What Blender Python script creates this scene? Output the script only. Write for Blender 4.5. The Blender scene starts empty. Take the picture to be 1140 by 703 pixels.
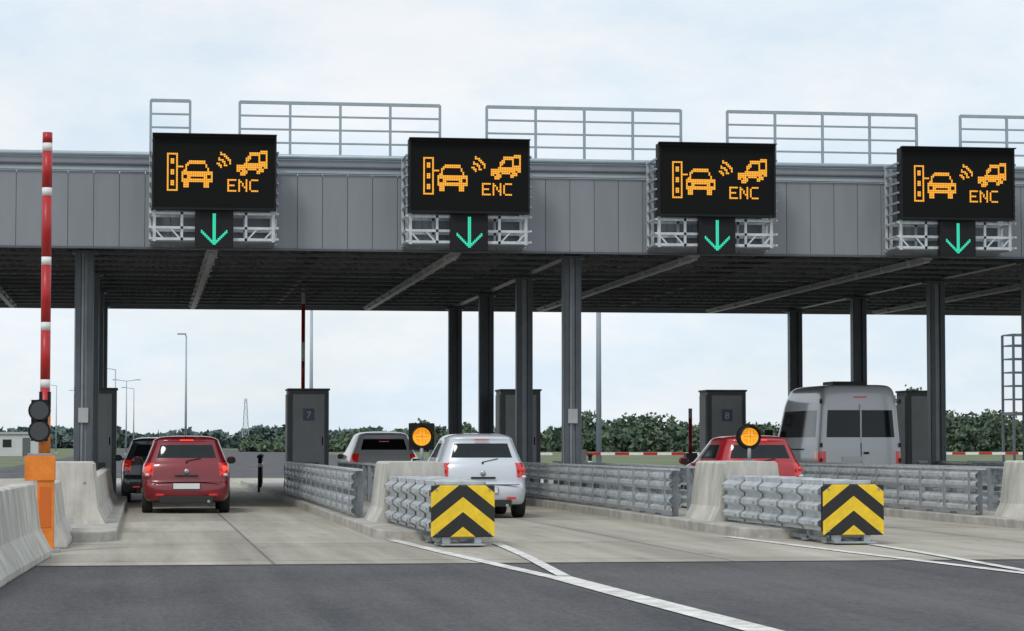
import bpy, bmesh, math, random
from mathutils import Vector, Matrix
random.seed(7)
scene=bpy.context.scene
col=scene.collection
scene.view_settings.view_transform='Standard'
scene.view_settings.look='None'
scene.view_settings.exposure=0

# ------------------------------------------------------------ materials
def nt(m): return m.node_tree.nodes, m.node_tree.links
def mat(name,c,rough=.6,metal=0.,var=0.,scale=4.,bump=0.,emis=None,estr=0.,coat=0.,stretch=(1,1,1),dirt=None,spec=.5):
    m=bpy.data.materials.new(name); m.use_nodes=True
    n,l=nt(m); b=n['Principled BSDF']
    b.inputs['Base Color'].default_value=(c[0],c[1],c[2],1)
    b.inputs['Roughness'].default_value=rough
    b.inputs['Metallic'].default_value=metal
    b.inputs['Coat Weight'].default_value=coat
    b.inputs['Coat Roughness'].default_value=.05
    b.inputs['Specular IOR Level'].default_value=spec
    if emis:
        b.inputs['Emission Color'].default_value=(*emis,1); b.inputs['Emission Strength'].default_value=estr
    if var>0 or bump>0:
        tc=n.new('ShaderNodeTexCoord'); mp=n.new('ShaderNodeMapping'); mp.inputs['Scale'].default_value=stretch
        l.new(tc.outputs['Object'],mp.inputs['Vector'])
        no=n.new('ShaderNodeTexNoise'); no.inputs['Scale'].default_value=scale; no.inputs['Detail'].default_value=8; no.inputs['Roughness'].default_value=.65
        l.new(mp.outputs[0],no.inputs['Vector'])
        r=n.new('ShaderNodeValToRGB'); r.color_ramp.elements[0].position=.32; r.color_ramp.elements[1].position=.68
        d=dirt or (c[0]*(1-var),c[1]*(1-var),c[2]*(1-var))
        r.color_ramp.elements[0].color=(*d,1)
        r.color_ramp.elements[1].color=(min(1,c[0]*(1+var*.5)),min(1,c[1]*(1+var*.5)),min(1,c[2]*(1+var*.5)),1)
        l.new(no.outputs['Fac'],r.inputs['Fac']); l.new(r.outputs['Color'],b.inputs['Base Color'])
        if bump>0:
            bp=n.new('ShaderNodeBump'); bp.inputs['Strength'].default_value=bump; bp.inputs['Distance'].default_value=.02
            l.new(no.outputs['Fac'],bp.inputs['Height']); l.new(bp.outputs[0],b.inputs['Normal'])
    return m
def mnode(n,l,op,a,b=None,c=None):
    x=n.new('ShaderNodeMath'); x.operation=op
    for i,v in enumerate((a,b,c)):
        if v is None: continue
        if isinstance(v,(int,float)): x.inputs[i].default_value=v
        else: l.new(v,x.inputs[i])
    return x.outputs[0]

M={}
M['galv']=mat('galvanised_steel',(.60,.64,.66),.42,.35,.3,5)
M['galvd']=mat('galvanised_dark',(.33,.36,.38),.5,.35,.25,6)
M['conc']=mat('barrier_concrete',(.55,.53,.48),.9,0,.4,2.6,.4,stretch=(1,1,.35))
M['kerb']=mat('kerb_concrete',(.44,.42,.38),.9,0,.35,3,.3)
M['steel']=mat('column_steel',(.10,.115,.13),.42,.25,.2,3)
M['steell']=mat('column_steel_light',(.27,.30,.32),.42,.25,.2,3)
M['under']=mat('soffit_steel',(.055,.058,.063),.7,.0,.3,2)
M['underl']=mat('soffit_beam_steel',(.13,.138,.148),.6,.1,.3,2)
M['fixture']=mat('light_fixture_housing',(.46,.48,.49),.5,.1,.1,3)
M['black']=mat('black_plastic',(.010,.010,.011),.6,spec=.25)
M['signblk']=mat('sign_face_black',(.006,.006,.006),.6,spec=.12)
M['amber']=mat('amber_led',(.1,.05,0),.5,emis=(1,.42,.03),estr=1.15)
M['green']=mat('green_led',(0,.1,.05),.5,emis=(.03,.72,.46),estr=1.0)
M['beacon']=mat('amber_beacon_lens',(.8,.35,.02),.3,emis=(1,.38,.015),estr=.75,var=.3,scale=30)
M['red']=mat('red_paint',(.45,.018,.02),.4,0,.15,5)
M['white']=mat('white_paint',(.75,.75,.73),.45,0,.1,5)
M['orange']=mat('orange_paint',(.78,.22,.02),.45,0,.25,5)
M['rail']=mat('railing_steel',(.34,.40,.44),.45,.3,.1,5)
M['pole']=mat('pole_grey',(.36,.42,.46),.5,.2,.1,2)
M['cab']=mat('cabinet_grey',(.42,.43,.43),.55,.05,.12,2)
M['cabd']=mat('cabinet_frame',(.12,.128,.135),.5,.1,.1,2)
M['tyre']=mat('tyre_rubber',(.018,.018,.018),.85)
M['rim']=mat('alloy_rim',(.4,.4,.42),.35,.8)
M['glass']=mat('tinted_glass',(.010,.015,.017),.06,spec=.35)
M['trim']=mat('black_trim',(.02,.02,.02),.55)
M['tail']=mat('tail_light_lens',(.42,.01,.01),.15,emis=(1,.03,.02),estr=.16,coat=1)
M['tailon']=mat('brake_light_lit',(.6,.01,.01),.15,emis=(1,.06,.03),estr=1.6)
M['clear']=mat('clear_lens',(.6,.55,.55),.15,coat=1)
M['plate']=mat('number_plate_white',(.7,.7,.68),.4)
M['redcar']=mat('dark_red_car_paint',(.19,.005,.012),.3,.1,coat=.9)
M['redcar2']=mat('red_car_paint',(.36,.010,.016),.3,.1,coat=.9)
M['silver']=mat('silver_car_paint',(.58,.61,.65),.32,.25,coat=.8)
M['vansilver']=mat('van_silver_paint',(.62,.64,.67),.32,.15,coat=.8)
M['whitecar']=mat('white_car_paint',(.80,.81,.82),.35,.0,coat=.8)
M['darkcar']=mat('dark_grey_car_paint',(.05,.055,.06),.3,.4,coat=.8)
M['paint']=mat('road_marking_white',(.76,.75,.72),.7,0,.3,4,dirt=(.40,.39,.36))
M['trunk']=mat('bark',(.07,.055,.04),.9)
M['wallw']=mat('render_white',(.55,.56,.56),.8,0,.1,1)
M['seal']=mat('joint_sealant',(.03,.03,.03),.7,0,.3,3)

def pavement():
    m=bpy.data.materials.new('pavement_concrete'); m.use_nodes=True; n,l=nt(m); b=n['Principled BSDF']; b.inputs['Roughness'].default_value=.85
    tc=n.new('ShaderNodeTexCoord')
    def noise(sc,stretch,det=8,ro=.6):
        mp=n.new('ShaderNodeMapping'); mp.inputs['Scale'].default_value=stretch; l.new(tc.outputs['Object'],mp.inputs['Vector'])
        no=n.new('ShaderNodeTexNoise'); no.inputs['Scale'].default_value=sc; no.inputs['Detail'].default_value=det; no.inputs['Roughness'].default_value=ro
        l.new(mp.outputs[0],no.inputs['Vector']); return no.outputs['Fac']
    big=noise(.5,(1,1,1)); st=noise(1.6,(1.4,.07,1)); fine=noise(14,(1,1,1)); spots=noise(2.2,(1,.5,1),4,.5)
    r=n.new('ShaderNodeValToRGB'); r.color_ramp.elements[0].position=.36; r.color_ramp.elements[1].position=.64
    r.color_ramp.elements[0].color=(.275,.252,.205,1); r.color_ramp.elements[1].color=(.50,.47,.40,1)
    s=mnode(n,l,'MULTIPLY',st,.55); s=mnode(n,l,'MULTIPLY_ADD',big,.25,s); s=mnode(n,l,'MULTIPLY_ADD',fine,.2,s)
    l.new(s,r.inputs['Fac'])
    sx=n.new('ShaderNodeSeparateXYZ'); l.new(tc.outputs['Object'],sx.inputs[0])
    jy=mnode(n,l,'PINGPONG',mnode(n,l,'ADD',sx.outputs['Y'],1.5),2.5); jy=mnode(n,l,'LESS_THAN',jy,.04)
    jx=mnode(n,l,'PINGPONG',mnode(n,l,'ADD',sx.outputs['X'],1.15-2.575),2.575); jxx=mnode(n,l,'LESS_THAN',jx,.02)
    j=mnode(n,l,'MAXIMUM',jy,jxx)
    fy=mnode(n,l,'FLOOR',mnode(n,l,'DIVIDE',mnode(n,l,'ADD',sx.outputs['Y'],1.5),5)); fx=mnode(n,l,'FLOOR',mnode(n,l,'DIVIDE',mnode(n,l,'ADD',sx.outputs['X'],1.15-2.575),5.15))
    cb=n.new('ShaderNodeCombineXYZ'); l.new(fx,cb.inputs[0]); l.new(fy,cb.inputs[1])
    wn=n.new('ShaderNodeTexWhiteNoise'); wn.noise_dimensions='2D'; l.new(cb.outputs[0],wn.inputs['Vector'])
    tone=mnode(n,l,'MULTIPLY_ADD',wn.outputs['Value'],.2,.87)
    tone=mnode(n,l,'MULTIPLY',tone,mnode(n,l,'MULTIPLY_ADD',j,-.5,1))
    sp=mnode(n,l,'GREATER_THAN',spots,.66); tone=mnode(n,l,'MULTIPLY',tone,mnode(n,l,'MULTIPLY_ADD',sp,-.2,1))
    oil=mnode(n,l,'PINGPONG',mnode(n,l,'ADD',sx.outputs['X'],1.15-2.575),2.575)
    oil=mnode(n,l,'MULTIPLY',oil,1/.8); oil=mnode(n,l,'MINIMUM',oil,1.)
    tone=mnode(n,l,'MULTIPLY',tone,mnode(n,l,'MULTIPLY_ADD',oil,.22,.78))
    v=n.new('ShaderNodeVectorMath'); v.operation='SCALE'; l.new(r.outputs['Color'],v.inputs[0]); l.new(tone,v.inputs['Scale'])
    l.new(v.outputs[0],b.inputs['Base Color'])
    bp=n.new('ShaderNodeBump'); bp.inputs['Strength'].default_value=.25; bp.inputs['Distance'].default_value=.01; l.new(fine,bp.inputs['Height']); l.new(bp.outputs[0],b.inputs['Normal'])
    return m
M['pave']=pavement()
def asphalt():
    m=bpy.data.materials.new('asphalt'); m.use_nodes=True; n,l=nt(m); b=n['Principled BSDF']; b.inputs['Roughness'].default_value=.85
    tc=n.new('ShaderNodeTexCoord')
    def noise(sc,stretch,det=6,ro=.6):
        mp=n.new('ShaderNodeMapping'); mp.inputs['Scale'].default_value=stretch; l.new(tc.outputs['Object'],mp.inputs['Vector'])
        no=n.new('ShaderNodeTexNoise'); no.inputs['Scale'].default_value=sc; no.inputs['Detail'].default_value=det; no.inputs['Roughness'].default_value=ro
        l.new(mp.outputs[0],no.inputs['Vector']); return no.outputs['Fac']
    a=noise(.55,(1,.35,1)); f=noise(13,(1,.22,1),3,.9); f2=noise(26,(1,.22,1),2,.9); t=noise(1.5,(1.3,.05,1))
    s=mnode(n,l,'MULTIPLY',a,.35); s=mnode(n,l,'MULTIPLY_ADD',f,.22,s); s=mnode(n,l,'MULTIPLY_ADD',f2,.18,s); s=mnode(n,l,'MULTIPLY_ADD',t,.25,s)
    r=n.new('ShaderNodeValToRGB'); r.color_ramp.elements[0].position=.41; r.color_ramp.elements[1].position=.59
    r.color_ramp.elements[0].color=(.032,.032,.036,1); r.color_ramp.elements[1].color=(.098,.095,.098,1)
    l.new(s,r.inputs['Fac']); l.new(r.outputs['Color'],b.inputs['Base Color'])
    bp=n.new('ShaderNodeBump'); bp.inputs['Strength'].default_value=.6; bp.inputs['Distance'].default_value=.012; l.new(f,bp.inputs['Height']); l.new(bp.outputs[0],b.inputs['Normal'])
    return m
M['asph']=asphalt()
M['grass']=mat('grass',(.13,.155,.07),.95,0,.45,.08,dirt=(.07,.10,.045))
def leafmat(name,c1,c2):
    m=bpy.data.materials.new(name); m.use_nodes=True; n,l=nt(m); b=n['Principled BSDF']; b.inputs['Roughness'].default_value=.8
    g=n.new('ShaderNodeNewGeometry'); no=n.new('ShaderNodeTexNoise'); no.inputs['Scale'].default_value=.3; no.inputs['Detail'].default_value=3
    l.new(g.outputs['Position'],no.inputs['Vector'])
    r=n.new('ShaderNodeValToRGB'); r.color_ramp.elements[0].position=.38; r.color_ramp.elements[1].position=.62
    r.color_ramp.elements[0].color=(*c1,1); r.color_ramp.elements[1].color=(*c2,1)
    l.new(no.outputs['Fac'],r.inputs['Fac']); l.new(r.outputs['Color'],b.inputs['Base Color']); return m
M['leaf']=leafmat('foliage_mid_hazed',(.058,.10,.072),(.12,.165,.095))  # distance haze painted into the leaf colour: lightened towards blue-green
M['leafd']=leafmat('foliage_distant_hazed',(.09,.14,.14),(.14,.19,.165))  # paler, bluer greens: aerial haze put into the colour, no atmosphere in the scene
def fascia_mat():
    m=bpy.data.materials.new('fascia_panels_grey'); m.use_nodes=True; n,l=nt(m); b=n['Principled BSDF']
    b.inputs['Roughness'].default_value=.5; b.inputs['Metallic'].default_value=.1
    tc=n.new('ShaderNodeTexCoord'); sx=n.new('ShaderNodeSeparateXYZ'); l.new(tc.outputs['Object'],sx.inputs[0])
    fl=mnode(n,l,'FLOOR',mnode(n,l,'DIVIDE',sx.outputs['X'],.5))
    wn=n.new('ShaderNodeTexWhiteNoise'); wn.noise_dimensions='1D'; l.new(fl,wn.inputs['W'])
    no=n.new('ShaderNodeTexNoise'); no.inputs['Scale'].default_value=1.2; no.inputs['Detail'].default_value=6
    mp=n.new('ShaderNodeMapping'); mp.inputs['Scale'].default_value=(3,1,.5); l.new(tc.outputs['Object'],mp.inputs[0]); l.new(mp.outputs[0],no.inputs['Vector'])
    t=mnode(n,l,'MULTIPLY_ADD',wn.outputs['Value'],.09,.83); t=mnode(n,l,'MULTIPLY_ADD',no.outputs['Fac'],.25,t)
    v=n.new('ShaderNodeVectorMath'); v.operation='SCALE'; v.inputs[0].default_value=(.225,.24,.26); l.new(t,v.inputs['Scale']); l.new(v.outputs[0],b.inputs['Base Color'])
    return m
M['fascia']=fascia_mat()
def chevron():
    m=bpy.data.materials.new('chevron_yellow_black'); m.use_nodes=True; n,l=nt(m); b=n['Principled BSDF']; b.inputs['Roughness'].default_value=.45
    tc=n.new('ShaderNodeTexCoord'); sx=n.new('ShaderNodeSeparateXYZ'); l.new(tc.outputs['Object'],sx.inputs[0])
    a=mnode(n,l,'ABSOLUTE',sx.outputs['X']); v=mnode(n,l,'MULTIPLY_ADD',a,.8,sx.outputs['Z'])
    f=mnode(n,l,'FRACT',mnode(n,l,'ADD',mnode(n,l,'DIVIDE',v,.38),10.02)); g=mnode(n,l,'GREATER_THAN',f,.5)
    no=n.new('ShaderNodeTexNoise'); no.inputs['Scale'].default_value=9; l.new(tc.outputs['Object'],no.inputs['Vector'])
    mx=n.new('ShaderNodeMix'); mx.data_type='RGBA'; l.new(g,mx.inputs['Factor'])
    mx.inputs['A'].default_value=(.82,.55,.02,1); mx.inputs['B'].default_value=(.015,.015,.015,1)
    sc=n.new('ShaderNodeVectorMath'); sc.operation='SCALE'; l.new(mx.outputs['Result'],sc.inputs[0]); l.new(mnode(n,l,'MULTIPLY_ADD',no.outputs['Fac'],.5,.74),sc.inputs['Scale'])
    l.new(sc.outputs[0],b.inputs['Base Color']); return m
M['chev']=chevron()

# ------------------------------------------------------------ mesh builder
class MB:
    def __init__(s): s.v=[];s.f=[];s.m=[];s.s=[];s.mats=[]
    def mi(s,m):
        m=M[m] if isinstance(m,str) else m
        if m not in s.mats: s.mats.append(m)
        return s.mats.index(m)
    def add(s,vs,fs,m,smooth=False):
        o=len(s.v); s.v+= [tuple(v) for v in vs]; k=s.mi(m)
        for f in fs: s.f.append([i+o for i in f]); s.m.append(k); s.s.append(smooth)
    def box(s,c,d,m,rot=None):
        vs=[Vector((x*d[0]/2,y*d[1]/2,z*d[2]/2)) for x in(-1,1) for y in(-1,1) for z in(-1,1)]
        if rot is not None: vs=[rot@v for v in vs]
        vs=[v+Vector(c) for v in vs]
        s.add(vs,[(0,1,3,2),(4,6,7,5),(0,4,5,1),(2,3,7,6),(0,2,6,4),(1,5,7,3)],m)
    def beam(s,a,b,w,h,m):
        a=Vector(a);b=Vector(b);d=b-a; q=d.to_track_quat('Y','Z').to_matrix()
        s.box((a+b)/2,(w,d.length,h),m,q)
    def cyl(s,a,b,r,m,n=12,r2=None,smooth=True):
        a=Vector(a);b=Vector(b); r2=r if r2 is None else r2
        q=(b-a).to_track_quat('Z','Y').to_matrix(); vs=[]
        for p,rr in((a,r),(b,r2)):
            for i in range(n):
                t=2*math.pi*i/n; vs.append(p+q@Vector((rr*math.cos(t),rr*math.sin(t),0)))
        s.add(vs,[(i,(i+1)%n,(i+1)%n+n,i+n) for i in range(n)],m,smooth)
        s.add(vs,[tuple(range(n))[::-1],tuple(range(n,2*n))],m)
    def extr(s,prof,y0,y1,m,closed=True,x0=0,z0=0,smooth=False):
        n=len(prof); vs=[(x0+p[0],y0,z0+p[1]) for p in prof]+[(x0+p[0],y1,z0+p[1]) for p in prof]
        k=n if closed else n-1
        s.add(vs,[(i,(i+1)%n,(i+1)%n+n,i+n) for i in range(k)],m,smooth)
        if closed: s.add(vs,[tuple(range(n)),tuple(range(n,2*n))[::-1]],m)
    def ell(s,c,r,m,nu=16,nv=10):
        vs=[];fs=[]
        for j in range(nv+1):
            p=math.pi*j/nv
            for i in range(nu):
                t=2*math.pi*i/nu; vs.append((c[0]+r[0]*math.sin(p)*math.cos(t),c[1]+r[1]*math.sin(p)*math.sin(t),c[2]+r[2]*math.cos(p)))
        for j in range(nv):
            for i in range(nu): fs.append((j*nu+i,j*nu+(i+1)%nu,(j+1)*nu+(i+1)%nu,(j+1)*nu+i))
        s.add(vs,fs,m,True)
    def revx(s,c,prof,m,n=28,smooth=True):
        vs=[];fs=[];k=len(prof)
        for i in range(n):
            t=2*math.pi*i/n
            for p in prof: vs.append((c[0]+p[0],c[1]+p[1]*math.cos(t),c[2]+p[1]*math.sin(t)))
        for i in range(n):
            for j in range(k-1): fs.append((i*k+j,i*k+j+1,((i+1)%n)*k+j+1,((i+1)%n)*k+j))
        s.add(vs,fs,m,smooth)
    def obj(s,name,parent=None,loc=(0,0,0),bevel=0,rz=0,recalc=True):
        me=bpy.data.meshes.new(name); me.from_pydata([tuple(Vector(v)) for v in s.v],[],s.f)
        for m in s.mats: me.materials.append(m)
        me.polygons.foreach_set('material_index',s.m); me.polygons.foreach_set('use_smooth',s.s)
        if recalc:
            bm=bmesh.new(); bm.from_mesh(me); bmesh.ops.remove_doubles(bm,verts=bm.verts,dist=1e-5)
            bmesh.ops.recalc_face_normals(bm,faces=bm.faces); bm.to_mesh(me); bm.free()
        me.update()
        o=bpy.data.objects.new(name,me); col.objects.link(o); o.location=loc; o.rotation_euler=(0,0,rz)
        if parent: o.parent=parent
        if bevel>0:
            b=o.modifiers.new('bevel','BEVEL'); b.width=bevel; b.segments=2; b.limit_method='ANGLE'; b.angle_limit=math.radians(40)
        return o
def empty(name,loc=(0,0,0),rz=0):
    e=bpy.data.objects.new(name,None); e.location=loc; e.rotation_euler=(0,0,rz); e.empty_display_size=.2; col.objects.link(e); return e

# ------------------------------------------------------------ ground
def sheet(name,x0,x1,y0,y1,z,m):
    b=MB(); b.add([(x0,y0,z),(x1,y0,z),(x1,y1,z),(x0,y1,z)],[(0,1,2,3)],m); return b.obj(name,recalc=False)
sheet('ground',-4000,4000,-500,5000,-.02,'grass')
sheet('asphalt_road',-60,90,-60,27.5,0,'asph')
sheet('concrete_pavement',-40,70,27.5,100,0,'pave')
sheet('motorway_road',-8,26,100,900,0,'asph')
sheet('joint_sealant_strip',-40,70,27.44,27.58,.004,'seal')
def strip(b,pts,w,z):
    for (x0,y0),(x1,y1) in zip(pts[:-1],pts[1:]):
        b.add([(x0-w/2,y0,z),(x0+w/2,y0,z),(x1+w/2,y1,z),(x1-w/2,y1,z)],[(0,1,2,3)],'paint')
for k in range(0,4):
    dx=4.85*k
    b=MB()
    strip(b,[(3.35+dx,35),(3.62+dx,30),(3.98+dx,24.6)],.16,.008)
    strip(b,[(4.62+dx,33),(4.42+dx,29),(4.12+dx,24.6)],.13,.012)
    strip(b,[(4.05+dx,24.6),(4.16+dx,21),(4.32+dx,16.5),(4.6+dx,8)],.27,.008)
    b.obj('road_marking',recalc=False)

# ------------------------------------------------------------ islands
IC=[-11.45,-6.3,-1.15,4.0,9.15,14.3,19.45,24.6,29.75]
for c in IC:
    b=MB(); hw=.8; y0,y1=34.2,84
    pts=[(-hw,y1),(-hw,y0+.6),(-hw*.75,y0+.15),(-hw*.3,y0),(hw*.3,y0),(hw*.75,y0+.15),(hw,y0+.6),(hw,y1)]
    n=len(pts); vs=[(p[0],p[1],-.01) for p in pts]+[(p[0],p[1],.14) for p in pts]
    b.add(vs,[(i,(i+1)%n,(i+1)%n+n,i+n) for i in range(n)]+[tuple(range(n,2*n))],'kerb')
    b.obj('traffic_island',loc=(c,0,0),bevel=.02)

WB=[(0,0),(0,.02),(.055,.06),(.055,.11),(0,.155),(.055,.20),(.055,.25),(0,.29),(0,.31)]
def guardrail(X,y0,y1,side):
    b=MB()
    for zz in (.18,.57):
        b.extr([(side*(.05+p[0]),p[1]) for p in WB],y0,y1,'galv',closed=False,z0=zz)
        b.extr([(side*(.042+p[0]),p[1]) for p in WB],y0,y1,'galv',closed=False,z0=zz)
    b.box((0,(y0+y1)/2,.905),(.16,y1-y0,.03),'galv')
    y=y0+.3
    while y<y1:
        b.box((-side*.06,y,.5),(.1,.07,.76),'galvd'); b.box((0,y,.35),(.1,.12,.12),'galvd'); b.box((0,y,.71),(.1,.12,.12),'galvd')
        b.box((side*.115,y,.56),(.014,.07,.62),'galvd')
        for zz in(.335,.725): b.cyl((side*.10,y+.3,zz),(side*.125,y+.3,zz),.02,'galvd',8)
        y+=1.33
    b.obj('guardrail',loc=(X,0,0))
for c in IC[3:7]:
    guardrail(c-.62,40,59.5,-1); guardrail(c+.62,40,59.5,1)

def endblock(X,Y,L=2.0,name='concrete_barrier_block'):
    b=MB(); prof=[(-.62,0),(-.62,.1),(-.50,.36),(-.42,1.02),(-.38,1.05),(.38,1.05),(.42,1.02),(.50,.36),(.62,.1),(.62,0)]
    b.extr(prof,0,L,'conc')
    for zz in(.75,): b.cyl((-.30,-.012,zz),(-.30,.02,zz),.025,'galvd',8); b.cyl((.30,-.012,zz),(.30,.02,zz),.025,'galvd',8)
    o=b.obj(name,loc=(X,Y,0),bevel=.03); return o
for c in (-1.15,4.05,9.2,14.35,19.5): endblock(c,37.6)

TH=[(0,.17),(0,.20),(.075,.245),(.075,.295),(0,.345),(0,.395),(.075,.445),(.075,.505),(0,.555),(0,.605),(.075,.655),(.075,.715),(0,.77),(0,.83)]
def cushion(X,Y0=32.):
    e=empty('crash_cushion',(X,Y0,0))
    b=MB(); n=5
    for i in range(n):
        h=.33+.018*i; ya=.28+i*1.03; yb=ya+1.12
        for s in(-1,1):
            for o in (0,.008): b.extr([(s*(h-o+p[0]),p[1]) for p in TH],ya,yb,'galv',closed=False)
            for zz in (.27,.475,.685):
                b.box((s*(h+.082),yb-.09,zz),(.012,.1,.05),'galvd')
                b.cyl((s*(h+.07),ya+.2,zz),(s*(h+.1),ya+.2,zz),.018,'galvd',8)
    b.obj('side_rails',e)
    b=MB()
    for i in range(n+1):
        h=.32+.018*i; y=.32+i*1.03
        b.box((0,y,.48),(2*h,.05,.62),'galvd'); b.box((0,y,.81),(2*h,.09,.05),'galv')
        for s in(-1,1):
            b.box((s*.22,y,.10),(.07,.1,.18),'galvd'); b.box((s*.22,y,.03),(.2,.2,.03),'galvd')
    for s in(-1,1): b.box((s*.22,2.9,.055),(.07,5.2,.05),'galvd')
    b.box((0,3.0,.80),(.10,5.2,.03),'galvd')
    b.obj('diaphragms',e,bevel=.005)
    b=MB(); b.box((0,.14,.46),(.74,.24,.60),'black'); b.box((-.2,.12,.09),(.1,.14,.16),'galv'); b.box((.2,.12,.09),(.1,.14,.16),'galv')
    b.box((0,.05,.03),(.56,.34,.03),'galvd'); b.box((0,.1,.12),(.5,.05,.06),'galvd'); b.obj('nose',e,bevel=.02)
    b=MB(); b.box((0,0,0),(.82,.03,.66),'chev'); b.obj('chevron_panel',e,loc=(0,-.0,.455),bevel=.012)
    b=MB(); 
    for sx in(-1,1):
        for sz in (.18,.73): b.cyl((sx*.34,-.03,sz),(sx*.34,-.01,sz),.014,'galvd',8)
    b.obj('bolts',e)
for c in (4.05,9.2,14.35,19.5): cushion(c)

def beacon(X,Y,square):
    b=MB()
    b.cyl((0,0,1.03),(0,0,1.3),.03,'galvd'); b.box((0,0,1.06),(.16,.16,.02),'galvd')
    if square: b.box((0,.03,1.43),(.39,.03,.41),'black')
    else: b.cyl((0,.06,1.43),(0,.03,1.43),.2,'black',24)
    b.box((0,.11,1.43),(.2,.14,.28),'black')
    b.cyl((0,.03,1.43),(0,-.03,1.43),.175,'black',28)
    b.ell((0,-.03,1.43),(.14,.05,.14),'beacon',24,12)
    for t in range(-1,2): b.box((0,-.082+.012*abs(t),1.43+t*.05),(.2,.006,.006),'orange'); b.box((t*.05,-.082+.012*abs(t),1.43),(.006,.006,.2),'orange')
    n=14; vs=[]
    for yy in(-.02,-.2):
        for i in range(n):
            t=math.radians(10+160*i/(n-1)); vs.append((.165*math.cos(t),yy,1.43+.165*math.sin(t)))
    b.add(vs,[(i,i+1,i+1+n,i+n) for i in range(n-1)],'black',True)
    b.obj('amber_warning_beacon',loc=(X,Y,0))
beacon(4.2,38.2,True); beacon(9.32,38.2,False); beacon(14.6,38.2,True)

# ------------------------------------------------------------ left side barriers
NJ=[(-.30,0),(-.30,.08),(-.17,.33),(-.10,.84),(-.08,.86),(.08,.86),(.10,.84),(.17,.33),(.30,.08),(.30,0)]
def njb(X,Y,L,rz,s=1.):
    b=MB(); b.extr([(p[0]*s,p[1]*s) for p in NJ],0,L,'conc'); return b.obj('concrete_barrier',loc=(X,Y,0),bevel=.025,rz=rz)
njb(-1.78,18.0,5.9,-.04); njb(-1.55,23.98,5.9,-.035)
njb(-1.22,32.2,3.4,0.,.95)
njb(-.80,40,16,0,.95); njb(-1.6,40,16,0,.95)
njb(-6.6,30,8,0)
def boom(X,Y):
    e=empty('barrier_gate',(X,Y,0))
    b=MB(); b.box((.02,0,.5),(.2,.24,1.0),'orange'); b.box((-.05,0,1.02),(.36,.28,.3),'orange'); b.box((.02,0,.02),(.34,.36,.04),'galvd')
    b.box((-.05,0,1.185),(.3,.22,.03),'galvd'); b.box((.02,-.123,.55),(.14,.008,.5),mat('orange_door',(.6,.13,.012),.5)); b.obj('housing',e,bevel=.015)
    b=MB(); b.cyl((0,0,1.2),(0,0,1.75),.07,'orange'); b.box((0,.0,1.85),(.14,.1,.2),'black')
    z=1.5; top=5.13
    bands=[2.05,2.75,3.55,4.4,4.95]
    zz=z
    for bd in bands:
        b.cyl((0,0,zz),(0,0,bd-.05),.06,'red'); b.cyl((0,0,bd-.05),(0,0,bd+.05),.0605,'white'); zz=bd+.05
    b.cyl((0,0,zz),(0,0,top),.06,'red'); b.obj('arm',e)
    b=MB()
    b.box((-.06,-.07,1.60),(.2,.1,.5),'black')
    for zc in(1.72,1.47):
        b.cyl((-.06,-.05,zc),(-.06,-.16,zc),.135,'black',24); b.cyl((-.06,-.16,zc),(-.06,-.165,zc),.11,mat('dark_lens',(.05,.055,.06),.2),24)
    b.obj('signal_lights',e)
boom(-1.19,31.2)

# ------------------------------------------------------------ canopy
e=empty('toll_canopy')
XL,XR=-14,34; FY=50.; BY=72.8
b=MB()
x=XL
while x<XR-.01:
    b.box((x+.25,FY,5.945),(.492,.06,1.49),'fascia'); x+=.5
b.obj('fascia_panels',e,bevel=.004)
b=MB()
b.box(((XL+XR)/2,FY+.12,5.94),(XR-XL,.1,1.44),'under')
b.box(((XL+XR)/2,FY+.0,6.73),(XR-XL,.16,.05),'rail'); 
b.box(((XL+XR)/2,FY+.25,6.88),(XR-XL,.10,.24),'fascia')
b.box(((XL+XR)/2,FY+.19,6.86),(XR-XL,.03,.03),'steel')
b.cyl((XL,FY+.18,7.06),(XR,FY+.18,7.06),.05,'rail')
b.box(((XL+XR)/2,FY-.0,5.18),(XR-XL,.12,.035),'steel')
b.box(((XL+XR)/2,FY+.5,7.02),(XR-XL,.06,.12),'rail')
b.obj('fascia_trim',e)
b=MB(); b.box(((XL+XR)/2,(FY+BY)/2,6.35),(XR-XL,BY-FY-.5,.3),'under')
b.box(((XL+XR)/2,BY,5.75),(XR-XL,.08,1.1),'fascia'); b.box((XL,(FY+BY)/2,5.9),(.08,BY-FY,1.4),'fascia'); b.box((XR,(FY+BY)/2,5.9),(.08,BY-FY,1.4),'fascia')
b.obj('roof_deck',e)
b=MB()
y=FY+1.2; i=0
while y<BY-.4:
    b.box(((XL+XR)/2,y,5.28),(XR-XL-.1,.12,.05),'underl'); b.box(((XL+XR)/2,y,5.72),(XR-XL-.1,.10,.05),'underl')
    x=XL+.5
    while x<XR-1.2:
        b.beam((x,y,5.3),(x+.6,y,5.72),.04,.04,'underl'); b.beam((x+.6,y,5.72),(x+1.2,y,5.3),.04,.04,'underl'); x+=1.2
    y+=1.55
for x in (-11.2,-1.2,8.8,18.8,28.8):
    b.box((x,(FY+BY)/2,5.5),(.2,BY-FY-.4,.5),'steel')
for x in (-6.2,3.8,13.8,23.8):
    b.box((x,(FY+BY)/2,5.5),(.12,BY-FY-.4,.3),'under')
b.obj('roof_trusses',e)
b=MB()
for x in (-3.65,1.35,6.3,11.3,16.3,21.3,26.3):
    b.box((x,61.3,5.22),(.22,20.6,.05),'fixture'); b.box((x,61.3,5.16),(.12,20.6,.05),'fixture')
    for yy in range(52,72,2): b.box((x,yy,5.2),(.26,.05,.12),'fixture')
b.obj('lane_light_fixtures',e)
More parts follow.
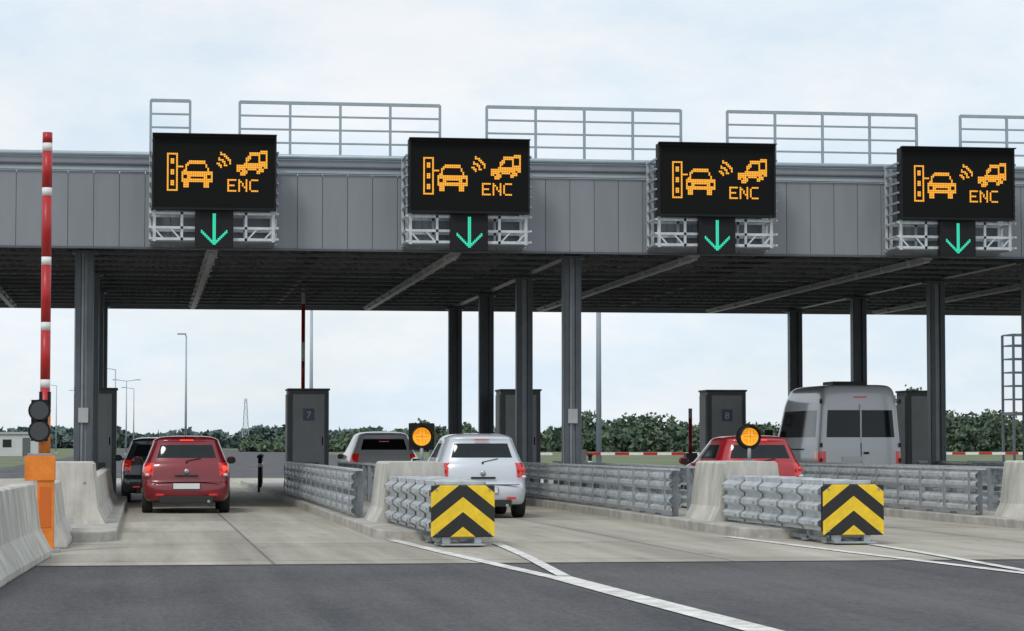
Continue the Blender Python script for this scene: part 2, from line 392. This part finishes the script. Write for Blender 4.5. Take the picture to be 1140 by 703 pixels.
for x in (-11.2,-1.2,8.8,18.8,28.8):
    for k,y in enumerate((51.6,58.2,64.8,71.4)):
        b=MB(); w=.36
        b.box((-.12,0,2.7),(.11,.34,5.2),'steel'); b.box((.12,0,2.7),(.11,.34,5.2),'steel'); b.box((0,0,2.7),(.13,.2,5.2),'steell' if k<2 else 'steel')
        b.box((0,0,.2),(.6,.6,.12),'galvd'); b.box((0,0,5.2),(.5,.5,.06),'steel')
        for s in(-1,1): b.box((s*.185,-.12,2.7),(.012,.05,5.2),'steell')
        if k==0: b.cyl((-.03,-.15,.3),(-.03,-.15,5.2),.03,'steell',10); b.box((.0,-.19,1.9),(.2,.06,.3),'cab')
        b.obj('canopy_column',loc=(x,y,0),bevel=.01)
def railing(x0,x1,name='roof_railing'):
    b=MB(); y=FY+.55; n=max(1,round((x1-x0)/1.0))
    for i in range(n+1):
        x=x0+(x1-x0)*i/n; b.box((x,y,7.55),(.05,.05,1.3),'rail'); b.box((x,y+.02,6.95),(.1,.1,.1),'galvd')
    for zz in(8.19,7.92,7.65,7.38): b.box(((x0+x1)/2,y,zz),(x1-x0,.045,.035 if zz<8.1 else .065),'rail')
    b.obj(name)
for r in ((-12.1,-8.1),(-7.1,-3.1),(.1,.88),(1.87,5.92),(6.88,10.92),(11.9,15.95),(16.9,20.95),(21.9,25.9)): railing(*r)

# ------------------------------------------------------------ LED signs
def line(S,x0,y0,x1,y1):
    n=int(max(abs(x1-x0),abs(y1-y0)))*2+1
    for i in range(n+1): S.add((round(x0+(x1-x0)*i/n),round(y0+(y1-y0)*i/n)))
def rect(S,x0,y0,x1,y1):
    for x in range(x0,x1+1):
        for y in range(y0,y1+1): S.add((x,y))
def pict():
    S=set()
    for a in((8,10,13,10),(8,30,13,30),(8,10,8,30),(13,10,13,30)): line(S,*a)
    for y in(13,19,25): rect(S,10,y,11,y+2)
    line(S,13,17,16,17)
    line(S,20,14,28,14); line(S,20,15,28,15); line(S,19,15,17,20); line(S,28,15,31,20)
    rect(S,16,20,32,25)
    for p in ((17,22),(18,22),(18,23),(17,23),(30,22),(31,22),(30,23),(31,23)): S.discard(p)
    for x in range(21,28): S.discard((x,23))
    rect(S,17,26,19,28); rect(S,28,26,30,28)
    for r in(3,6,9):
        for i in range(24):
            t=math.radians(-72+50*i/23)
            S.add((round(34+r*math.cos(t)),round(18+r*math.sin(t))))
    def T(x,y): return (x,round(y-(x-46)*.12))
    S2=set(); rect(S2,46,16,62,19); line(S2,50,15,53,11); line(S2,51,15,54,11); line(S2,53,11,62,11); line(S2,53,10,62,10); line(S2,62,11,62,16); line(S2,58,12,58,16)
    rect(S2,48,20,51,21); rect(S2,57,20,60,21)
    for p in ((48,19),(51,19),(57,19),(60,19)): S2.discard(p)
    S|={T(*p) for p in S2}
    F={'E':["11111","1....","1....","1111.","1....","1....","11111"],'N':["1...1","11..1","1.1.1","1.1.1","1..11","1...1","1...1"],'C':[".1111","1....","1....","1....","1....","1....",".1111"]}
    x=41
    for ch in'ENC':
        for j,row in enumerate(F[ch]):
            for i,c in enumerate(row):
                if c=='1': S.add((x+i,24+j))
        x+=6
    return S
PIC=pict()
def sign(X,Y):
    e=empty('lane_led_sign',(X,Y,0)); W,H=2.40,1.45; zc=6.585; cell=W/68
    b=MB(); b.box((0,.12,zc),(W,.24,H),'black'); 
    for s in (-1,1): b.box((s*(W/2-.02),-.01,zc),(.04,.03,H),'black'); b.box((0,-.01,zc+s*(H/2-.02)),(W-.08,.03,.04),'black')
    b.box((0,-.06,zc+H/2+.01),(W,.16,.02),'black')
    b.obj('cabinet',e)
    b=MB(); b.box((0,-.002,zc),(W-.08,.004,H-.08),'signblk'); b.obj('face',e)
    b=MB(); h=cell*.42
    for (i,j) in PIC:
        x=-W/2+(i+.5)*cell; z=zc+H/2-(j+.5)*cell
        b.add([(x-h,-.008,z-h),(x+h,-.008,z-h),(x+h,-.008,z+h),(x-h,-.008,z+h)],[(0,1,2,3)],'amber')
    b.obj('amber_pictogram',e,recalc=False)
    b=MB(); b.box((0,.10,5.49),(.74,.2,.72),'black'); b.box((0,-.05,5.86),(.74,.14,.02),'black'); b.obj('arrow_cabinet',e)
    b=MB(); S=set(); 
    for w in (0,1): line(S,10+w,1,10+w,18)
    for w in (0,1): line(S,3,11+w,10,18+w); line(S,18,11+w,11,18+w)
    c=.032; h=c*.45
    for (i,j) in S:
        x=(i-10.5)*c; z=5.82-(j+.5)*c
        b.add([(x-h,-.005,z-h),(x+h,-.005,z-h),(x+h,-.005,z+h),(x-h,-.005,z+h)],[(0,1,2,3)],'green')
    b.obj('green_arrow',e,recalc=False)
    b=MB()
    for yy in(.18,.85):
        for zz in(5.30,5.52,5.80): b.box((0,yy,zz),(W+.1,.05,.05),'galv')
        for s in(-1,1):
            b.box((s*(W/2-.05),yy,6.1),(.06,.06,1.7),'galv'); b.box((s*.62,yy,5.55),(.05,.05,.55),'galv')
    for s in(-1,1):
        for zz in (5.30,5.52,5.80,6.0,6.2,6.4,6.6,6.8,7.0): b.box((s*(W/2+.03),.52,zz),(.04,.95,.035),'galv' if zz<5.9 else 'rail')
        b.box((s*(W/2+.03),.9,6.15),(.05,.05,1.8),'galv')
        for k in(-.2,.12): b.beam((s*(W/2-.35+k),.18,5.30),(s*(W/2-.15+k),.18,5.52),.03,.03,'galv')
    b.box((0,.55,5.27),(W,.75,.03),'galvd')
    b.obj('support_frame',e)
for x in (1.33,6.32,11.31,16.3,21.3): sign(x,48.95)

# ------------------------------------------------------------ cabinets
def cabinet(X,Y,num=None):
    e=empty('toll_equipment_cabinet',(X,Y,0))
    b=MB(); b.box((0,.45,1.38),(1.0,.9,2.55),'cabd'); b.box((0,.45,2.67),(1.06,.96,.05),'cabd'); b.obj('body',e,bevel=.02)
    b=MB(); b.box((.0,-.012,1.5),(.78,.03,2.1),'cab'); b.box((.34,-.035,1.4),(.03,.02,.2),'black'); b.box((-.512,.45,1.5),(.03,.7,2.1),'cab')
    b.box((0,-.03,.75),(.5,.01,.25),'cabd'); b.obj('door_panel',e,bevel=.008)
    if num:
        cu=bpy.data.curves.new('number','FONT'); cu.body=num; cu.size=.24; cu.align_x='CENTER'; cu.extrude=.003
        t=bpy.data.objects.new('number_text',cu); col.objects.link(t); t.location=(0,-.045,1.96); t.rotation_euler=(math.pi/2,0,0); t.parent=e
        w=M.get('numw') or mat('number_white',(.8,.8,.8),.5); M['numw']=w
        pl=MB(); pl.box((0,-.031,2.05),(.28,.008,.30),mat('number_plate_blue',(.14,.18,.26),.5)); pl.obj('number_panel',e); cu.materials.append(w)
for x,nm in ((-11.4,None),(-6.2,None),(-1.15,None),(4.02,'7'),(9.3,None),(14.55,'8'),(19.75,None),(24.6,None)): cabinet(x,62,nm)

def arm_pole(X,Y,top,r=.05):
    b=MB(); z=1.0; b.box((0,0,.6),(.3,.3,1.0),'cabd'); k=0
    while z<top:
        b.cyl((0,0,z),(0,0,min(z+.5,top)),r,'red' if k%3!=2 else 'white',10); z+=.5; k+=1
    b.obj('raised_barrier_arm',loc=(X,Y,0))
arm_pole(4.13,66,5.6); arm_pole(14.05,64,2.25)
def arm_h(X0,X1,Y):
    b=MB(); x=X0;k=0
    b.box((X0-.15,0,.6),(.25,.25,1.1),'cabd')
    while x<X1:
        b.box((x+.25,0,1.0),(.5,.05,.09),'red' if k%2==0 else 'white'); x+=.5;k+=1
    b.obj('lowered_barrier_arm',loc=(0,Y,0))
arm_h(10,13.6,86); arm_h(15.2,19,86); arm_h(28,33.2,88); arm_h(24,27,88)
for (x,y) in ((3.2,70),(3.5,76),(8.3,80),(13.9,78)):
    b=MB(); b.cyl((0,0,.0),(0,0,.95),.06,'black'); b.ell((0,0,.98),(.09,.09,.06),'black'); b.cyl((0,0,.7),(0,0,.8),.063,'white'); b.obj('bollard',loc=(x,y,0))

# ------------------------------------------------------------ lamps, masts
def street_lamp(X,Y,H,arm=1.2,two=False):
    b=MB(); b.cyl((0,0,0),(0,0,H),.11,'pole',10,r2=.055)
    for s in ((-1,1) if two else (-1,)):
        b.cyl((0,0,H-.02),(s*arm,0,H+.15),.04,'pole',8); b.box((s*(arm+.25),0,H+.16),(.7,.28,.12),'pole')
    b.box((0,0,.15),(.4,.4,.3),'kerb')
    b.obj('street_lamp',loc=(X,Y,0))
street_lamp(3.3,200,9.9,.1); street_lamp(-3.3,300,10.2); street_lamp(-2.2,330,9.6,two=True); street_lamp(-1.4,370,9.5)
street_lamp(-13.5,400,10.6); street_lamp(-11.5,460,11); street_lamp(7.9,120,9); street_lamp(-9.0,520,10.5)
b=MB(); b.cyl((0,0,0),(0,0,13),.13,'pole',12,r2=.09); b.box((0,0,.2),(.6,.6,.4),'kerb'); b.box((0,0,12.9),(1.5,.3,.2),'pole'); b.obj('lighting_mast',loc=(20,110,0))
def lattice(X,Y,H,w0,w1,m,name,r,lev=8):
    b=MB()
    def p(i,s,t): z=H*i/lev; w=(w0+(w1-w0)*i/lev)/2; return (s*w,t*w,z)
    cs=[(-1,-1),(1,-1),(1,1),(-1,1)]
    for i in range(lev):
        for k in range(4):
            a=cs[k];c=cs[(k+1)%4]
            b.beam(p(i,*a),p(i+1,*a),r,r,m); b.beam(p(i,*a),p(i+1,*c),r*.7,r*.7,m); b.beam(p(i+1,*a),p(i+1,*c),r*.7,r*.7,m)
    return b
lattice(32,800,16,2.4,.6,'pole','lattice_tower',.14).obj('lattice_tower',loc=(32,800,0))
b=MB()
for s in(-1,1):
    for t in(-1,1): b.box((s*.75,t*.6,2.7),(.08,.08,5.4),'steel')
for z in (2.5,3.0,3.5,4.0,4.5,5.0,5.4):
    for t in(-1,1): b.box((0,t*.6,z),(1.5,.04,.05),'steel'); b.box((t*.75,0,z),(.04,1.2,.05),'steel')
for x in(-.4,0,.4): b.box((x,-.6,3.9),(.04,.04,2.9),'steel')
b.box((0,0,2.45),(1.6,1.3,.08),'steel'); b.beam((-.7,-.4,0),(.7,-.4,2.4),.1,.15,'steel')
b.obj('steel_access_tower',loc=(32.6,90,0))
b=MB(); b.box((0,0,1.3),(5,6,2.6),'wallw'); b.box((0,0,2.7),(5.4,6.4,.25),'cab'); b.box((-1,-3.01,1.5),(1,.04,.9),'glass'); b.box((1.2,-3.01,1.1),(.9,.04,2.1),'cabd'); b.obj('white_building',loc=(-14.6,300,0))

# ------------------------------------------------------------ trees
import numpy as np
def tree_mass(name,trees,leafm,q,dens=1.):
    rng=np.random.default_rng(3); V=[];F=[];b=MB()
    for (X,Y,H,W) in trees:
        b.cyl((X,Y,0),(X,Y,H*.6),.03*H,'trunk',6,r2=.012*H)
        ncl=int((10+W*1.3)*dens)
        for c in range(ncl):
            a=rng.uniform(0,6.28); rr=W/2*math.sqrt(rng.uniform(0,1))*.95; zz=H*rng.uniform(.05,.9)
            lim=1-max(0,(zz/H-.5))*1.2
            cx=X+rr*math.cos(a)*lim; cy=Y+rr*math.sin(a)*lim; cr=W*rng.uniform(.13,.24)
            if c<3:
                b.cyl((X,Y,H*.3),(cx,cy,max(zz,H*.4)),.012*H,'trunk',5,r2=.004*H)
            nn=26
            P=rng.normal(size=(nn,3)); P/=np.linalg.norm(P,axis=1)[:,None]; P*=cr*rng.uniform(.45,1.1,size=(nn,1)); P[:,2]*=.75
            for p in P:
                u=rng.normal(size=3); u/=np.linalg.norm(u); w=np.cross(u,rng.normal(size=3)); w/=np.linalg.norm(w)
                s=q*rng.uniform(.6,1.4); o=np.array((cx,cy,max(zz,.3)))+p; o[2]=max(o[2],.2)
                k=len(V); V+= [tuple(o+u*s),tuple(o+w*s*.7),tuple(o-u*s*.9),tuple(o-w*s*.6)]; F.append((k,k+1,k+2,k+3))
    b.add(V,F,leafm); b.obj(name,recalc=False)
def prof(x):
    P=[(20,3.2),(37,4.4),(51,5.2),(58,6.2),(70,4.4),(80,5.5),(86,7.6),(100,7.6),(108,6.8),(125,6.2),(140,7.4),(153,8.6),(165,9.2),(180,8.8),(230,8.8)]
    for a,c in zip(P[:-1],P[1:]):
        if x<=c[0]: t=(x-a[0])/(c[0]-a[0]); return a[1]+t*(c[1]-a[1])
    return 8.8
tr=[]
for row,(yo,sc,st) in enumerate(((500,1,2.8),(530,.95,3.4),(485,.6,2.8))):
    x=20.+row
    while x<235:
        h=prof(x)*sc*random.uniform(.72,1.12); tr.append((x*yo/500,yo+random.uniform(-8,8),h,h*random.uniform(.95,1.5) if row<2 else 5.5)); x+=random.uniform(st*.7,st*1.4)
tree_mass('distant_tree_line',tr,'leaf',.55,.85)
tr=[]; x=-160.
while x<130:
    h=random.uniform(4,8); tr.append((x,1000+random.uniform(-20,60),h,h*1.7)); x+=random.uniform(3,6)
tree_mass('far_tree_line',tr,'leafd',1.8)
for t in [(93,300,8.8,6)]: tree_mass('tree',[t],'leaf',.30,1.6)

# ------------------------------------------------------------ vehicles
def vehicle(name,X,Y,SL,paint,wheel_y,wr,matf,extras,track,rz=0,boxy=False):
    e=empty(name,(X,Y,0),rz)
    def plan(z,r,f,w):
        L=f-r; a=r+.40 if L>1.6 else r+L*.2; c=f-.55 if L>1.6 else f-L*.25
        if boxy: rear=[(0,r),(.48*w,r+.004),(.88*w,r+.02),(.97*w,r+.07),(w,r+.20)]
        else: rear=[(0,r),(.42*w,r+.012),(.78*w,r+.055),(.94*w,r+.15),(w,a)]
        a=rear[4][1]
        h=rear+[(w,a+(c-a)*.33),(w,a+(c-a)*.66),(w,c),(.93*w,f-.24 if L>1.6 else f-L*.1),(.74*w,f-.09),(.4*w,f-.02),(0,f)]
        return [(x,y,z) for x,y in h]+[(-x,y,z) for x,y in h[-2:0:-1]]
    rings=[plan(*s[:4]) for s in SL]; N=len(rings[0]); half=11
    b=MB(); vs=[p for r in rings for p in r]
    for i in range(len(rings)-1):
        for j in range(N):
            jj=j if j<half else N-1-j
            b.f.append([i*N+j,i*N+(j+1)%N,(i+1)*N+(j+1)%N,(i+1)*N+j]); b.m.append(b.mi(matf(i,jj,paint))); b.s.append(True)
    b.v=vs
    b.f.append(list(range(N))[::-1]); b.m.append(b.mi('trim')); b.s.append(True)
    b.f.append([(len(rings)-1)*N+k for k in range(N)]); b.m.append(b.mi(paint)); b.s.append(True)
    body=b.obj('body',e)
    ss=body.modifiers.new('s','SUBSURF'); ss.levels=2; ss.render_levels=2
    cut=MB(); 
    for wy in wheel_y: cut.cyl((-2,wy,wr),(2,wy,wr),wr+.055,'trim',32)
    co=cut.obj('cut'); co.parent=e
    bo=body.modifiers.new('b','BOOLEAN'); bo.object=co; bo.operation='DIFFERENCE'; bo.solver='EXACT'
    dg=bpy.context.evaluated_depsgraph_get(); dg.update()
    me=bpy.data.meshes.new_from_object(body.evaluated_get(dg))
    body.modifiers.clear(); body.data=me; bpy.data.objects.remove(co)
    for p in me.polygons: p.use_smooth=True
    try: me.set_sharp_from_angle(angle=math.radians(35))
    except Exception: pass
    for k,wy in enumerate(wheel_y):
        for s in(-1,1):
            w=MB(); t=.20; r=wr
            w.revx((0,0,0),[(-t/2,r*.62),(-t/2,r*.93),(-t/2+.03,r),(t/2-.03,r),(t/2,r*.93),(t/2,r*.62)],'tyre')
            w.revx((0,0,0),[(s*(t/2-.015),r*.64),(s*(t/2-.03),r*.58),(s*(t/2-.05),r*.1),(s*(t/2-.05),0.001)],'trim')
            for q in range(5):
                a=2*math.pi*q/5; w.beam((s*(t/2-.025),0,0),(s*(t/2-.025),r*.6*math.cos(a),r*.6*math.sin(a)),.06,.04,'rim')
            w.revx((0,0,0),[(s*(t/2-.005),r*.66),(s*(t/2-.0),r*.60),(s*(t/2-.03),r*.57)],'rim')
            w.revx((0,0,0),[(-s*t/2,r*.62),(-s*t/2+.001,.001)],'trim')
            w.obj('wheel',e,loc=(s*track,wy,wr))
    extras(e,paint)
    return e
HATCH=[(.20,.14,3.70,.70),(.23,.05,3.80,.79),(.34,.0,3.87,.83),(.50,.0,3.90,.845),(.585,.035,3.88,.845),(.61,.075,3.87,.845),(.70,.08,3.82,.845),(.84,.10,3.66,.84),(.93,.13,3.30,.825),(.965,.155,2.98,.80),(1.0,.18,2.88,.775),(1.36,.36,2.20,.635),(1.39,.30,2.12,.63),(1.445,.40,2.0,.56),(1.485,.75,1.75,.36)]
def hatchmat(i,j,paint):
    if i<=0: return 'trim'
    if i==10: 
        if j in(0,1): return 'glass'
        if j in(4,5,6): return 'glass'
        if j in (8,9,10): return 'glass'
        return paint
    if i in(6,7,8) and j in(2,3): return 'tail'
    return paint
def hatch_extras(plate_z=.50,brake=False,stop=True,green=False):
    def f(e,paint):
        b=MB()
        b.box((0,-.012,plate_z),(.52,.02,.12),'trim'); b.box((0,-.024,plate_z),(.50,.012,.105),'plate'); b.obj('number_plate',e,bevel=.004)
        b=MB(); b.box((0,.03,.27),(1.0,.08,.12),'trim'); b.box((-.5,.0,.36),(.16,.02,.04),'tail'); b.box((.5,.0,.36),(.16,.02,.04),'tail'); b.cyl((.42,-.02,.23),(.42,.12,.23),.03,'rim',10); b.box((0,.062,.72),(.44,.03,.035),'trim'); b.ell((0,.075,.80),(.05,.02,.05),'rim')
        b.box((0,.05,.598),(1.30,.03,.012),'trim'); b.obj('rear_trim',e,bevel=.004)
        b=MB(); b.beam((0,.16,1.0),(.28,.20,1.06),.012,.012,'trim'); b.cyl((0,.13,.985),(0,.2,.985),.02,'trim',8)
        b.box((0,.285,1.395),(.26,.03,.018),'tailon' if stop else 'tail'); b.obj('rear_wiper',e)
        b=MB()
        for s in(-1,1): 
            b.ell((s*.725,.135,.86),(.05,.035,.05),'tailon' if brake else 'tail'); b.ell((s*.74,.118,.735),(.045,.03,.03),'clear')
        b.obj('brake_lamps',e)
        b=MB()
        for s in(-1,1): b.ell((s*.93,2.62,1.0),(.10,.06,.075),paint); b.box((s*.84,2.64,.97),(.1,.05,.04),'trim'); b.box((s*.93,2.565,1.0),(.14,.01,.1),'glass')
        b.obj('mirrors',e)
        b=MB()
        b.cyl((0,1.9,1.47),(0,1.75,1.66),.006,'trim',6)
        b.obj('antenna',e)
    return f
vehicle('red_hatchback_car',.82,48.3,HATCH,'redcar',(.72,3.1),.30,hatchmat,hatch_extras(.52,True),.735)
vehicle('silver_hatchback_car',5.98,44.3,[(z*1.02,r,f*.96,w*.975) for z,r,f,w in HATCH],'silver',(.68,2.98),.29,hatchmat,hatch_extras(.50,False,False),.715)
vehicle('red_hatchback_car',11.25,45.0,HATCH,'redcar2',(.72,3.1),.30,hatchmat,hatch_extras(.52),.735)
vehicle('dark_grey_car',.35,57.5,HATCH,'darkcar',(.72,3.1),.30,hatchmat,hatch_extras(.52),.735)
vehicle('white_suv_car',6.1,64,[(z*1.10+.02,r,f*1.1,w*1.06) for z,r,f,w in HATCH],'whitecar',(.8,3.4),.34,hatchmat,hatch_extras(.62,False,False),.78)
VAN=[(.30,.10,5.15,.86),(.35,.02,5.28,.95),(.50,0,5.36,.985),(.62,.0,5.38,.99),(.66,.05,5.38,.99),(.85,.05,5.33,.995),(1.20,.055,4.95,.99),(1.30,.06,4.65,.985),(1.33,.065,4.55,.98),(2.25,.115,4.02,.91),(2.28,.118,3.98,.905),(2.54,.15,3.75,.865),(2.65,.20,3.55,.79),(2.71,.34,3.4,.62)]
def vanmat(i,j,paint):
    if i<=0: return 'trim'
    if i==8:
        if j in(0,1): return 'glass'
        if j in(4,5,6): return 'glass'
        if j in(8,9,10): return 'glass'
    if i in(5,) and j in (2,3): return 'tail'
    return paint
def van_extras(e,paint):
    b=MB(); b.box((0,.06,1.0),(.02,.03,.7),'trim'); b.box((0,.085,1.78),(.035,.06,.92),paint); b.box((.12,.03,1.12),(.12,.03,.05),'trim'); b.box((-.2,.035,.98),(.5,.02,.12),'plate'); b.box((0,-.02,.55),(1.5,.08,.12),'trim')
    b.box((0,.12,2.40),(.3,.04,.03),'tail')
    for s in(-1,1):
        for zz in(.95,1.3,2.3): b.box((s*.93,.10,zz),(.05,.06,.10),'trim')
    b.obj('rear_door_details',e,bevel=.004)
    b=MB()
    for s in(-1,1): b.box((s*1.12,4.2,1.5),(.2,.1,.34),'trim'); b.box((s*1.0,4.22,1.4),(.15,.06,.05),'trim')
    b.obj('mirrors',e,bevel=.02)
    b=MB()
    for s in(-1,1): b.box((s*1.0,2.7,1.20),(.02,2.6,.03),'trim')
    b.box((0,1.4,2.74),(.8,.9,.08),'trim'); b.obj('roof_hatch_and_mouldings',e,bevel=.01)
vehicle('silver_van',16.25,55.8,VAN,'vansilver',(1.1,4.3),.34,vanmat,van_extras,.86,boxy=True)

# ------------------------------------------------------------ world, sun, camera
w=bpy.data.worlds.new('World'); scene.world=w; w.use_nodes=True; n=w.node_tree.nodes; l=w.node_tree.links
bg=n['Background']; sky=n.new('ShaderNodeTexSky'); sky.sky_type='NISHITA'; sky.sun_disc=False
EL=math.radians(48); AZ=math.radians(215)
sky.sun_elevation=EL; sky.sun_rotation=AZ
tc=n.new('ShaderNodeTexCoord'); mp=n.new('ShaderNodeMapping'); mp.inputs['Scale'].default_value=(1,1,2.4); mp.inputs['Location'].default_value=(.3,.2,.1)
l.new(tc.outputs['Generated'],mp.inputs[0])
no=n.new('ShaderNodeTexNoise'); no.inputs['Scale'].default_value=5; no.inputs['Detail'].default_value=8; no.inputs['Roughness'].default_value=.55; no.inputs['Distortion'].default_value=.3; l.new(mp.outputs[0],no.inputs['Vector'])
r=n.new('ShaderNodeValToRGB'); r.color_ramp.elements[0].position=.36; r.color_ramp.elements[0].color=(.84,.84,.84,1); r.color_ramp.elements[1].position=.6; r.color_ramp.elements[1].color=(.98,.98,.98,1)
l.new(no.outputs['Fac'],r.inputs['Fac'])
no2=n.new('ShaderNodeTexNoise'); no2.inputs['Scale'].default_value=9; no2.inputs['Detail'].default_value=9; no2.inputs['Roughness'].default_value=.62; l.new(mp.outputs[0],no2.inputs['Vector'])
r2=n.new('ShaderNodeValToRGB'); r2.color_ramp.elements[0].position=.38; r2.color_ramp.elements[0].color=(7.5,8.7,9.8,1); r2.color_ramp.elements[1].position=.64; r2.color_ramp.elements[1].color=(9.6,9.8,10.0,1)
l.new(no2.outputs['Fac'],r2.inputs['Fac'])
mx=n.new('ShaderNodeMix'); mx.data_type='RGBA'; l.new(r.outputs['Color'],mx.inputs['Factor']); l.new(sky.outputs[0],mx.inputs['A']); l.new(r2.outputs['Color'],mx.inputs['B'])
l.new(mx.outputs['Result'],bg.inputs['Color']); bg.inputs['Strength'].default_value=.1
sd=bpy.data.lights.new('sun','SUN'); sd.energy=1.35; sd.angle=math.radians(12); sd.color=(1,.96,.9)
so=bpy.data.objects.new('sun',sd); col.objects.link(so)
dirv=Vector((math.sin(AZ)*math.cos(EL),math.cos(AZ)*math.cos(EL),math.sin(EL)))
so.rotation_euler=dirv.to_track_quat('Z','Y').to_euler()
so.location=(0,0,30)
cd=bpy.data.cameras.new('camera'); cam=bpy.data.objects.new('camera',cd); col.objects.link(cam)
cd.sensor_width=36; cd.lens=36*2800/1140; cd.clip_end=8000; cd.clip_start=.1
cam.location=(0,0,1.3); cam.rotation_euler=(math.radians(90+2.95),0,-math.radians(8.33))
scene.camera=cam
